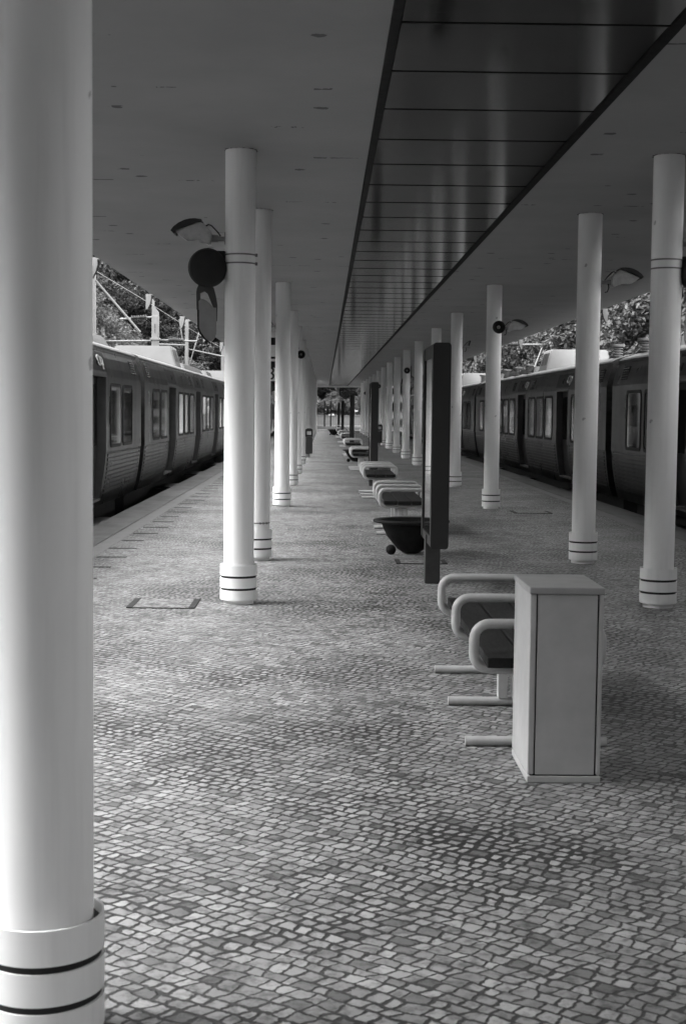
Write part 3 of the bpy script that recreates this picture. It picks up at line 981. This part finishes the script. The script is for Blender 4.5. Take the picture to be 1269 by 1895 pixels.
def train_car(side, y0, L, label, logo_doors, extras):
    xs = -3.5 if side < 0 else 5.4
    car = empty('train_car', (xs, y0, -1.05), label, 'train car', 'cars of the %s train' % ('left' if side < 0 else 'right'))
    Z0 = 1.05
    k = L / 24.1
    def P(u, z, w):
        return (side * u, w, z + Z0)
    doors = [(4.6 * k, 4.6 * k + 1.55), (11.28 * k, 11.28 * k + 1.55), (17.95 * k, 17.95 * k + 1.55)]
    body = MB()
    cuts = [0.28, 0.44]
    kinds = ['flat']
    for d0, d1 in doors:
        kinds += ['rib', 'flat', 'door', 'flat']
        cuts += [d0 - 0.22, d0, d1, d1 + 0.22]
    kinds += ['rib', 'flat']
    cuts += [L - 0.44, L - 0.28]
    for kd, a, b_ in zip(kinds, cuts[:-1], cuts[1:]):
        body.prism(profile(kd), P, a, b_)
    for f in body.bm.faces:
        c = f.calc_center_median()
        if c.z - Z0 > 2.56 and abs(f.normal.y) < 0.5:
            f.material_index = 1
    body.build('car_body', [M['steel'], M['roof']], car)
    # gangway and underframe
    one(lambda b: b.prism([(0.55, 0.1), (0.55, 2.35), (0.8, 2.6), (TW - 0.8, 2.6), (TW - 0.55, 2.35), (TW - 0.55, 0.1)], P, L - 0.279, L + 0.279), 'gangway', M['rubber'], car)
    one(lambda b: b.prism([(0.45, -0.75), (0.45, -0.01), (TW - 0.45, -0.01), (TW - 0.45, -0.75)], P, 0.6, L - 0.6), 'underframe', M['black'], car)
    for yb in (3.2 * k, L - 3.2 * k):
        for sg_ in (-0.9, 0.9):
            def wh(b):
                b.lathe([(0.40, 0.0), (0.42, 0.02), (0.42, 0.11), (0.40, 0.13)], (side * 0.55 if side > 0 else -0.68, yb + sg_, 0.42), 24, 'X')
                b.lathe([(0.40, 0.0), (0.42, 0.02), (0.42, 0.11), (0.40, 0.13)], (side * 2.1 if side > 0 else -2.23, yb + sg_, 0.42), 24, 'X')
            one(wh, 'wheelset', M['black'], car)
    # doors
    for di, (d0, d1) in enumerate(doors):
        def leaf(b):
            mid = (d0 + d1) / 2
            for a, c in ((d0 + 0.01, mid - 0.006), (mid + 0.006, d1 - 0.01)):
                b.prism([(0.235, 0.157), (0.205, 0.3), (0.16, 0.6), (0.145, 0.9), (0.145, 2.095), (0.1585, 2.095), (0.1585, 0.9), (0.1735, 0.6), (0.2185, 0.3), (0.248, 0.157)], P, a, c)
        dr = one(leaf, 'door', M['door'], car)
        def pane(b):
            mid = (d0 + d1) / 2
            for a, c in ((d0 + 0.10, mid - 0.09), (mid + 0.09, d1 - 0.10)):
                b.prism(window_rr(a, c, 1.0, 1.98, 0.07), lambda p, q, w: P(w, q, p), 0.140, 0.1445)
        one(pane, 'door_pane', M['pane'], dr)
        def jamb(b):
            prof = [(0.118, 0.16), (0.09, 0.3), (0.045, 0.5), (0.012, 0.75), (-0.003, 0.92), (-0.003, 2.10), (0.14, 2.10), (0.14, 0.9), (0.17, 0.5), (0.225, 0.16)]
            b.prism(prof, P, d0 + 0.002, d0 + 0.03)
            b.prism(prof, P, d1 - 0.03, d1 - 0.002)
            b.prism([(-0.004, 2.101), (-0.004, 2.15), (0.012, 2.19), (0.03, 2.19), (0.03, 2.101)], P, d0 - 0.06, d1 + 0.06)
        one(jamb, 'door_frame', M['jamb'], dr)
        one(lambda b: b.prism([(0.10, 0.12), (0.09, 0.155), (0.135, 0.1585), (0.24, 0.1585), (0.24, 0.12)], P, d0 + 0.031, d1 - 0.031), 'threshold', M['bright'], dr)
        one(lambda b: b.prism([(0.005, 2.195), (0.065, 2.42), (0.09, 2.49), (0.11, 2.48), (0.08, 2.38), (0.03, 2.19)], P, d0 - 0.15, d1 + 0.15), 'header_panel', M['header'], car)
        if di in logo_doors:
            yc = (d0 - 0.0) if side > 0 else (d1 + d0) / 2 + 0.35
            sl = 0.26
            def lg(b):
                cp_mark(b, lambda s, z, w: P(0.034 - w + (z) * sl, 2.335 + z * 0.9, yc + 2.7 * s * (1 if side < 0 else -1)), 0.012)
            one(lg, 'emblem', M['white'], car)
        one(lambda b: b.prism([(0.02, 2.27), (0.02, 2.33), (0.05, 2.39), (0.06, 2.33), (0.05, 2.27)], P, (d0 + d1) / 2 + 0.02, (d0 + d1) / 2 + 0.13), 'door_lamp', M['black'], car)
        def step(b):
            pts = []
            for a in range(0, 181, 15):
                pts.append((0.04 - 0.20 * min(1.0, math.sin(R(a)) * 1.6), (d0 + d1) / 2 - 0.85 * math.cos(R(a))))
            pts += [(0.3, d1 + 0.05), (0.3, d0 - 0.05)]
            b.prism(pts, lambda u, y, w: P(u, w, y), -0.19, -0.15)
        one(step, 'step_board', M['door'], car)
    # windows: groups fill the bays between doors
    bays = [(1.45 * k, doors[0][0] - 0.3, 2), (doors[0][1] + 0.45, doors[1][0] - 0.45, 3), (doors[1][1] + 0.45, doors[2][0] - 0.45, 3), (doors[2][1] + 0.3, L - 1.45 * k, 2)]
    for a, c, n in bays:
        w = (c - a) / n
        for i in range(n):
            p0, p1 = a + i * w + 0.11, a + (i + 1) * w - 0.11
            def fr(b):
                o_ = window_rr(p0, p1, 0.96, 2.02, 0.11)
                i_ = window_rr(p0 + 0.055, p1 - 0.055, 1.015, 1.965, 0.075)
                VO = [[b.bm.verts.new(P(u, z, y)) for y, z in o_] for u in (0.004, -0.012)]
                VI = [[b.bm.verts.new(P(u, z, y)) for y, z in i_] for u in (0.004, -0.012)]
                m_ = len(o_)
                for q in range(m_):
                    r_ = (q + 1) % m_
                    b.face((VO[0][q], VO[0][r_], VO[1][r_], VO[1][q]))
                    b.face((VO[1][q], VO[1][r_], VI[1][r_], VI[1][q]))
                    b.face((VI[1][q], VI[1][r_], VI[0][r_], VI[0][q]))
            f = one(fr, 'window', M['rubber'], car)
            tilt = random.uniform(-0.006, 0.006)
            def pn(b):
                b.prism(window_rr(p0 + 0.0555, p1 - 0.0555, 1.0155, 1.9645, 0.075), lambda y, z, w_: P(w_ + tilt * (y - p0), z, y), -0.003, 0.0035)
            one(pn, 'pane', M['pane'], f)
    # vents
    for vy in (0.75, 9.9 * k, 13.6 * k, L - 1.5):
        def vent(b):
            b.prism([(0.012, 2.22), (0.075, 2.46), (0.10, 2.46), (0.05, 2.22)], P, vy, vy + 0.55)
        v = one(vent, 'vent_grille', M['black'], car)
        def sl_(b):
            for j in range(5):
                z = 2.235 + j * 0.045
                u = 0.006 + 0.063 * (z - 2.22) / 0.24
                b.prism([(u + 0.008, z), (u - 0.002, z + 0.008), (u + 0.008, z + 0.018)], P, vy + 0.03, vy + 0.52)
        one(sl_, 'louvre', M['header'], v)
    # roof equipment
    def trap(b, ya, yb, u0, u1, z0, z1, ins, e0, e1):
        lo = [(u0, ya), (u1, ya), (u1, yb), (u0, yb)]
        hi = [(u0 + ins, ya + e0), (u1 - ins, ya + e0), (u1 - ins, yb - e1), (u0 + ins, yb - e1)]
        A = [b.bm.verts.new(P(u, z0, y)) for u, y in lo]
        B = [b.bm.verts.new(P(u, z1, y)) for u, y in hi]
        b.face(A)
        b.face(B)
        for i in range(4):
            b.face((A[i], A[(i + 1) % 4], B[(i + 1) % 4], B[i]))
        bmesh.ops.bevel(b.bm, geom=b.bm.edges[:], offset=0.03, segments=2, affect='EDGES')
    ru = one(lambda b: trap(b, 11.35 * k, 12.75 * k, 0.53, TW - 0.53, 2.72, 3.32, 0.165, 0.05, 0.05), 'roof_unit', M['unit'], car)
    def grl(b):
        for s0, c0 in ((-1, 0.0), (1, TW)):
            for j in range(2):
                y = 11.55 * k + j * 0.52
                q = lambda u: c0 - s0 * u
                b.prism([(0.59, 2.88), (0.665, 3.22), (0.655, 3.23), (0.575, 2.88)], lambda u, z, w: P(q(u) if s0 < 0 else TW - u, z, w), y, y + 0.44)
    one(grl, 'side_grille', M['dark_metal'], ru)
    one(lambda b: trap(b, 13.3 * k, 20.0 * k, 0.5, TW - 0.5, 2.70, 2.93, 0.1, 0.4, 0.9), 'roof_duct', M['header'], car)
    one(lambda b: trap(b, 20.7 * k, 23.0 * k, 0.45, TW - 0.45, 2.70, 2.92, 0.1, 0.3, 0.3), 'roof_duct', M['header'], car)
    for iy in (1.6 * k, 14.0 * k, 16.4 * k, 19.0 * k, 23.2 * k) if side > 0 else ():
        def ins_(b):
            b.sm = True
            prof = [(0.05, 2.70)]
            for j in range(4):
                z = 2.74 + j * 0.05
                prof += [(0.06, z), (0.11, z + 0.01), (0.11, z + 0.028), (0.06, z + 0.038)]
            prof += [(0.15, 2.945), (0.15, 2.99), (0.0, 3.0)]
            b.lathe(prof, (side * 0.46, iy, Z0), 16)
            b.tube([P(0.46, 2.85, iy), P(0.5, 2.74, iy + 0.9)], 0.04, 8)
        one(ins_, 'roof_insulator', M['unit'], car)
    return car

place = ['nearest', 'second', 'third', 'farthest']
for i in range(4):
    y0 = 3.4 + 24.15 * i
    train_car(-1, y0, 24.15, '%s ribbed steel train car at the left platform edge' % place[i], {0: (2,), 1: ()}.get(i, ()), ('cren',) if i == 1 else ())
train_car(-1, 3.4 - 24.15, 24.15, 'unseen ribbed train car added at the left edge to block sky light', (), ())  # unseen cars added behind the camera, shading the near columns
train_car(1, 2.9 - 24.15, 24.15, 'unseen ribbed train car added at the right edge to block sky light', (), ())
for i in range(4):
    y0 = 2.9 + 24.15 * i
    train_car(1, y0, 24.15 if i < 3 else 19.0, '%s ribbed steel train car at the right platform edge' % place[i], (0, 1, 2), ())

# ------------------------------------------------------------------ overhead line
def mast(X, y, w, top, label, arms, num=False, tbar=False):
    o = empty('catenary_mast', (X, y, -1.05), label, 'overhead line mast', 'overhead line masts')
    o['kind'] = 'thing'
    T = top + 1.05
    one(lambda b: b.bbox(-w / 2, w / 2, -w / 2, w / 2, 0, T, 0.01, 1), 'mast_post', M['galv'], o)
    if num:
        one(lambda b: (b.bbox(-w / 2 - 0.06, w / 2 + 0.06, -w / 2 - 0.05, w / 2 + 0.05, T - 1.02, T - 0.94, 0.006, 1),), 'collar', M['galv'], o)
        for dz in (0.45, 0.66):
            t = text_mesh('1', 0.27, 'numeral', M['black'], o)
            t.rotation_euler = (R(90), 0, 0)
            t.location = (0, -w / 2 - 0.006, T - dz)
        one(lambda b: b.prism([(-w / 2, T + 0.001), (-w / 2, T + 0.75), (-w / 2 + 0.1, T + 0.62), (-w / 2 + 0.10, T + 0.4), (w / 2, T + 0.15), (w / 2, T + 0.001)], lambda u, z, q: (u, q, z), -0.05, 0.05), 'mast_cap', M['galv'], o)
    if tbar:
        one(lambda b: (b.bbox(-0.42, 0.3, -0.05, 0.05, T + 0.002, T + 0.09, 0.006, 1),), 'crossbar', M['galv'], o)
        one(lambda b: (b.tube([(-0.38, 0, T), (-0.22, 0, T - 1.0)], 0.025, 6), b.tube([(0.75, 0, T - 0.2), (0.1, 0, T - 2.4)], 0.03, 6)), 'stay', M['galv'], o)
    for (xa, za, xb, zb, ins) in arms:
        a = Vector((xa, 0, za + 1.05))
        c = Vector((xb, 0, zb + 1.05))
        ar = one(lambda b: b.tube([a, c], 0.035, 8), 'cantilever_arm', M['galv'], o)
        if ins is not None:
            m0 = a.lerp(c, ins)
            d = (c - a).normalized()
            def iz(b):
                b.sm = True
                n = 9
                pts, rr = [], []
                for j in range(n):
                    for q, r_ in ((0.0, 0.05), (0.025, 0.11), (0.04, 0.11), (0.06, 0.05)):
                        pts.append(m0 + d * (j * 0.075 + q - 0.33))
                        rr.append(r_)
                b.tube(pts, rr, 12)
            one(iz, 'insulator', M['dark_metal'], ar)
    return o
mast(-7.22, 61, 0.29, 5.55, 'pale square mast numbered 11 rising behind the left train', [(-0.16, 5.75 - 0.25, -1.5, 5.7 - 0.3, 0.4), (0.16, 4.54, 1.75, 4.5, 0.45), (-0.16, 4.5, -2.6, 4.45, None)], num=True)
mast(-7.24, 75, 0.17, 6.2, 'thin pale mast with crossbar behind the left train', [(0.09, 4.75, 2.1, 4.35, None), (-1.7, 5.0, 0.0, 4.95, None)], tbar=True)
mast(-7.2, 101, 0.24, 6.1, 'farthest pale mast behind the left train, beside the second column', [(0.12, 5.2, 2.0, 5.0, None)])
mast(-7.3, 45, 0.2, 6.3, 'pale mast mostly hidden by the foreground column, with diagonal arm', [(0.1, 5.6, 1.5, 4.0, None)])
mast(11.3, 61, 0.25, 6.4, 'pale mast behind the right train and column', [(-0.13, 4.55, -3.8, 4.5, 0.85), (-2.0, 4.52, -2.4, 3.4, None)])
def wire(pts, r, label):
    b = MB()
    b.tube(pts, r, 6)
    tag(b.build('overhead_wire', M['galv']), label, 'overhead wire', 'overhead wires')
def sag(x, z, y0, y1, span, drop):
    n = 60
    return [(x, y0 + (y1 - y0) * i / n, z - drop * math.sin(math.pi * (((y0 + (y1 - y0) * i / n) % span) / span))) for i in range(n + 1)]
wire(sag(-5.0, 4.6, 20, 160, 40, 0.03), 0.008, 'thin contact wire over the left train')
wire(sag(6.85, 4.4, 20, 160, 40, 0.03), 0.008, 'thin contact wire over the right train')
wire(sag(6.9, 5.1, 20, 160, 40, 0.35), 0.008, 'sagging carrier wire over the right train')

# ------------------------------------------------------------------ hill, trees, end of the platform
def hill(b):
    rr = random.Random(11)
    nx, ny = 14, 40
    g = []
    for i in range(nx + 1):
        row = []
        for j in range(ny + 1):
            x = -10.5 - 60 * (i / nx)
            y = 20 + 320 * j / ny
            z = -1.2 + 26 * (i / nx) ** 0.9 + rr.uniform(-0.5, 0.5) * min(1, i)
            row.append(b.bm.verts.new((x, y, z)))
        g.append(row)
    b.sm = True
    for i in range(nx):
        for j in range(ny):
            b.face((g[i][j], g[i + 1][j], g[i + 1][j + 1], g[i][j + 1]))
tag(one(hill, 'hill', M['earth']), kind='structure')

def crown_mesh(name, seed, n_clump, per, rad, squash, leaf, mat, low=-0.55):
    rg = np.random.default_rng(seed)
    cen = []
    while len(cen) < n_clump:
        v = rg.normal(size=3)
        v /= np.linalg.norm(v)
        if v[2] < low:
            continue
        q = rg.uniform(0.35, 1.0) ** 0.6
        cen.append(v * q * np.array([1, 1, squash]) * rad * rg.uniform(0.82, 1.12))
    cen = np.array(cen)
    cr = rg.uniform(0.14, 0.30, n_clump) * rad
    idx = np.repeat(np.arange(n_clump), per)
    N = len(idx)
    d = rg.normal(size=(N, 3))
    d /= np.linalg.norm(d, axis=1)[:, None]
    pos = cen[idx] + d * (cr[idx] * rg.uniform(0.3, 1.0, N) ** 0.5)[:, None] * np.array([1, 1, 0.75])
    nrm = d * 0.6 + rg.normal(size=(N, 3)) * 0.6 + np.array([0, 0, 0.5])
    nrm /= np.linalg.norm(nrm, axis=1)[:, None]
    t = np.cross(nrm, rg.normal(size=(N, 3)))
    t /= np.linalg.norm(t, axis=1)[:, None]
    b = np.cross(nrm, t)
    s = (leaf * rg.uniform(0.6, 1.3, N))[:, None]
    v = np.stack([pos + t * s, pos + b * s * 0.5, pos - t * s, pos - b * s * 0.5], 1).reshape(-1, 3)
    me = bpy.data.meshes.new(name)
    me.vertices.add(N * 4)
    me.vertices.foreach_set('co', v.astype(np.float32).ravel())
    me.loops.add(N * 4)
    me.loops.foreach_set('vertex_index', np.arange(N * 4, dtype=np.int32))
    me.polygons.add(N)
    me.polygons.foreach_set('loop_start', np.arange(0, N * 4, 4, dtype=np.int32))
    me.materials.append(mat)
    me.update(calc_edges=True)
    return me, cen
def trunk_mesh(name, cen, h, rad, seed):
    rr = random.Random(seed)
    b = MB()
    r0 = 0.03 * h + 0.05
    top = Vector((rr.uniform(-0.2, 0.2), rr.uniform(-0.2, 0.2), h))
    pts = [Vector((0, 0, -0.6)), Vector((rr.uniform(-0.1, 0.1), rr.uniform(-0.1, 0.1), h * 0.35)), Vector((rr.uniform(-0.15, 0.15), rr.uniform(-0.15, 0.15), h * 0.7)), top]
    b.tube(pts, [r0, r0 * 0.75, r0 * 0.6, r0 * 0.35], 10)
    for c in cen[::3]:
        e = Vector(c) + Vector((0, 0, h))
        st = pts[1].lerp(top, rr.uniform(0.3, 1.0))
        mid = st.lerp(e, 0.5) + Vector((0, 0, 0.1 * rad))
        b.tube([st, mid, e], [r0 * 0.32, r0 * 0.2, r0 * 0.07], 6)
    bmesh.ops.recalc_face_normals(b.bm, faces=b.bm.faces[:])
    me = bpy.data.meshes.new(name)
    b.bm.to_mesh(me)
    b.bm.free()
    me.materials.append(M['bark'])
    return me
KINDS = {}
for nm, seed, nc, per, rad, sq, leaf, mat, h in (
        ('dark', 1, 80, 650, 3.4, 1.0, 0.10, 'leaf_dark', 4.2), ('mid', 2, 85, 650, 3.2, 1.1, 0.09, 'leaf_mid', 4.0),
        ('pale', 3, 60, 600, 2.3, 1.0, 0.07, 'leaf_pale', 2.0), ('broad', 4, 100, 650, 4.0, 0.95, 0.11, 'leaf_mid', 4.6)):
    me, cen = crown_mesh('crown', seed, nc, per, rad, sq, leaf, M[mat])
    KINDS[nm] = (me, trunk_mesh('trunk', cen, h, rad, seed), h)
LAB = {}
def tree(kind, x, y, z, s, rz, label, group):
    me, tr, h = KINDS[kind]
    o = empty('tree' if kind != 'pale' else 'bush', (x, y, z), label, 'tree' if kind != 'pale' else 'bush', group)
    o.scale = (s, s, s)
    o.rotation_euler.z = rz
    for nme, m_, zz in (('trunk', tr, 0), ('crown', me, h)):
        c = bpy.data.objects.new(nme, m_)
        COL.objects.link(c)
        c.parent = o
        c.location = (0, 0, zz)
def hz(x):
    i = (-x - 10.5) / 60
    return -1.2 + 26 * max(0, i) ** 0.9
rt = random.Random(21)
def seen_at(x, y):
    return 601 + x / y * 2632
# left hillside: pale bushes low, dark trees above
lb = [(-12.0, 52, 1.3), (-12.5, 60, 1.5), (-11.8, 70, 1.1), (-12.6, 82, 1.4), (-12.0, 95, 1.3), (-12.4, 112, 1.5), (-11.8, 132, 1.4), (-15.5, 74, 1.8), (-15.2, 92, 1.6)]
lt = [(-17, 78, 1.25, 'dark'), (-16, 98, 1.2, 'dark'), (-19, 62, 1.2, 'mid'), (-15.5, 120, 1.25, 'dark'), (-22, 96, 1.4, 'mid'), (-20, 118, 1.4, 'dark'), (-15, 146, 1.2, 'dark'),
      (-21, 142, 1.5, 'mid'), (-14, 172, 1.2, 'mid'), (-27, 125, 1.6, 'dark'), (-28, 160, 1.9, 'dark'), (-17, 112, 1.5, 'dark'), (-24, 80, 1.5, 'dark'), (-16, 133, 1.4, 'mid'), (-18, 160, 1.6, 'dark'), (-15, 190, 1.7, 'dark'), (-12, 205, 1.6, 'mid'), (-20, 215, 2.0, 'dark'), (-24, 170, 1.8, 'dark'), (-20, 178, 1.4, 'dark'), (-25, 200, 1.7, 'mid'), (-33, 145, 1.8, 'mid')]
for i, (x, y, s) in enumerate(lb):
    tree('pale', x, y, hz(x), s, rt.uniform(0, 6), 'pale feathery bush low on the left hillside, %s from the camera' % ORD[i], 'pale bushes on the left hillside')
for i, (x, y, s, kd) in enumerate(lt):
    tree(kd, x, y, hz(x) - 0.5, s, rt.uniform(0, 6), '%s tree on the left hillside above the train, %s of its row' % ('dark' if kd == 'dark' else 'lighter', ORD[i]), 'trees on the left hillside')
rtx = [(13.5, 52, 1.1, 'broad'), (14.5, 62, 1.15, 'broad'), (13.0, 73, 1.05, 'mid'), (14.5, 84, 1.2, 'broad'), (13.5, 97, 1.1, 'dark'), (14.5, 110, 1.2, 'broad'), (13.0, 124, 1.1, 'mid'), (20, 70, 1.5, 'dark'), (21, 95, 1.6, 'broad'), (20, 122, 1.6, 'dark'), (13.0, 141, 1.2, 'mid'), (14.2, 43.5, 1.0, 'dark')]
for i, (x, y, s, kd) in enumerate(rtx):
    tree(kd, x, y, -1.05, s, rt.uniform(0, 6), 'leafy broad tree behind the right train, %s of the group' % ORD[i], 'trees behind the right train')
etx = [(-3.5, 186, 1.3, 'dark'), (2.5, 184, 1.1, 'mid'), (7.5, 190, 1.3, 'dark'), (-9, 192, 1.4, 'mid'), (0.0, 200, 1.5, 'dark'), (5, 205, 1.6, 'mid')]
for i, (x, y, s, kd) in enumerate(etx):
    tree(kd, x, y, -0.05, s, rt.uniform(0, 6), 'distant tree beyond the platform end, %s of the group' % ORD[i], 'trees beyond the platform end')
# shade trees over the road beyond the canopy end
for i, (x, y, s, kd) in enumerate(((-6.0, 129, 1.7, 'dark'), (8.8, 131, 1.7, 'broad'), (-5.5, 141, 1.8, 'broad'), (10.0, 143, 1.7, 'dark'), (-7.5, 155, 1.8, 'dark'), (1.6, 175, 1.7, 'mid'))):
    tree(kd, x, y, -0.05, s, rt.uniform(0, 6), 'large shade tree over the road beyond the canopy, %s of the group' % ORD[i], 'shade trees beyond the canopy end')
# unseen trees added beside and behind the camera to hold back sky light
for i in range(10):
    y = -24 + 7.6 * i
    near = y < 6
    tree(('dark', 'mid', 'broad')[i % 3], (-14.0 if near else -16.5) + rt.uniform(-1, 1), y, 0.3, 1.5 if near else 1.2, rt.uniform(0, 6), 'unseen tree added left of the platform to block sky light', 'unseen trees added left of the platform')
    if i < 9:
        tree(('broad', 'dark', 'mid')[i % 3], 15.5 + rt.uniform(-1, 1), y, -1.05, 0.9 if near else 0.8, rt.uniform(0, 6), 'unseen tree added right of the platform to block sky light', 'unseen trees added right of the platform')
ebx = [(-2.2, 170.5, 1.0), (1.2, 171, 0.9), (4.5, 170.8, 1.0)]
for i, (x, y, s) in enumerate(ebx):
    tree('pale', x, y, -0.4, s, rt.uniform(0, 6), 'pale bush behind the low end wall, %s from the left' % ORD[i], 'bushes behind the end wall')

ew = empty('low_wall', (0, 165, -0.03), 'low pale rendered wall beyond the platform end', 'wall')
ew['kind'] = 'thing'
one(lambda b: b.box(-12, 14, 0, 0.3, 0, 1.06), 'wall_face', M['render'], ew)
one(lambda b: b.box(-12.05, 14.05, -0.05, 0.35, 1.061, 1.13), 'wall_coping', M['render'], ew)
for i, (x, y, t) in enumerate(((0.0, 150, 2.6), (0.65, 150, 2.6), (-0.95, 158, 2.5))):
    o = empty('sign_post', (x, y, -0.03), 'thin dark post beyond the platform end, %s of three' % ('middle', 'right', 'left')[i], 'post', 'thin posts beyond the platform')
    one(lambda b: b.bbox(-0.07, 0.07, -0.07, 0.07, 0, t, 0.01, 1), 'shaft', M['black'], o)
    one(lambda b: b.bbox(-0.09, 0.09, -0.09, 0.09, t + 0.001, t + 0.05, 0.01, 1), 'cap', M['black'], o)

sh = empty('station_shed', (-4.2, 148, -0.03), 'small shed with white pitched roof beyond the platform end at left', 'shed')
sh['kind'] = 'thing'
one(lambda b: b.box(-3, 3, 0, 5, 0, 2.7), 'wall', M['header'], sh)
one(lambda b: b.prism([(-3.5, 2.75), (0, 4.0), (3.5, 2.75), (3.5, 2.62), (-3.5, 2.62)], lambda u, z, w: (u, w, z), -0.5, 5.4), 'roof', M['white'], sh)
one(lambda b: b.bbox(1.2, 2.2, -0.06, -0.001, 0.02, 2.1, 0.01, 1), 'door', M['grey'], sh)

bd = empty('station_building', (5.6, 128, -0.03), 'white station building with dark window bands beyond the right train', 'building')
bd['kind'] = 'thing'
one(lambda b: b.box(0, 14, 0, 12, 0, 5.0), 'wall', M['render'], bd)
one(lambda b: b.box(-0.3, 14.3, -0.3, 12.3, 5.001, 5.3), 'roof', M['white'], bd)
for z0, z1 in ((0.3, 1.0), (1.6, 2.5), (3.1, 4.1)):
    for j in range(6):
        x = 0.35 + j * 2.25
        f = one(lambda b: b.bbox(x, x + 1.9, -0.06, -0.002, z0, z1, 0.01, 1), 'window', M['header'], bd)
        one(lambda b: (b.box(x + 0.1, x + 0.9, -0.075, -0.061, z0 + 0.1, z1 - 0.1), b.box(x + 1.0, x + 1.8, -0.075, -0.061, z0 + 0.1, z1 - 0.1)), 'pane', M['pane'], f)

# unseen hall added behind the camera to block the bright low sky
hall = empty('added_hall', (-20, -74, -0.03), 'unseen dark brick hall added behind the viewer to block low sky', 'station hall')
hall['kind'] = 'thing'
one(lambda b: b.box(0, 44, 0, 12, 0, 11), 'wall', M['brick'], hall)
one(lambda b: b.prism([(-0.6, 11.001), (22, 15.5), (44.6, 11.001)], lambda u, z, w: (u, w, z), -0.6, 12.6), 'roof', M['header'], hall)
for j in range(8):
    x = 2.2 + 5.2 * j
    f = one(lambda b: b.bbox(x, x + 2.2, 12.002, 12.06, 5.2, 8.4, 0.01, 1), 'window', M['header'], hall)
    one(lambda b: (b.box(x + 0.12, x + 1.04, 12.061, 12.07, 5.35, 8.25), b.box(x + 1.16, x + 2.08, 12.061, 12.07, 5.35, 8.25)), 'pane', M['pane'], f)
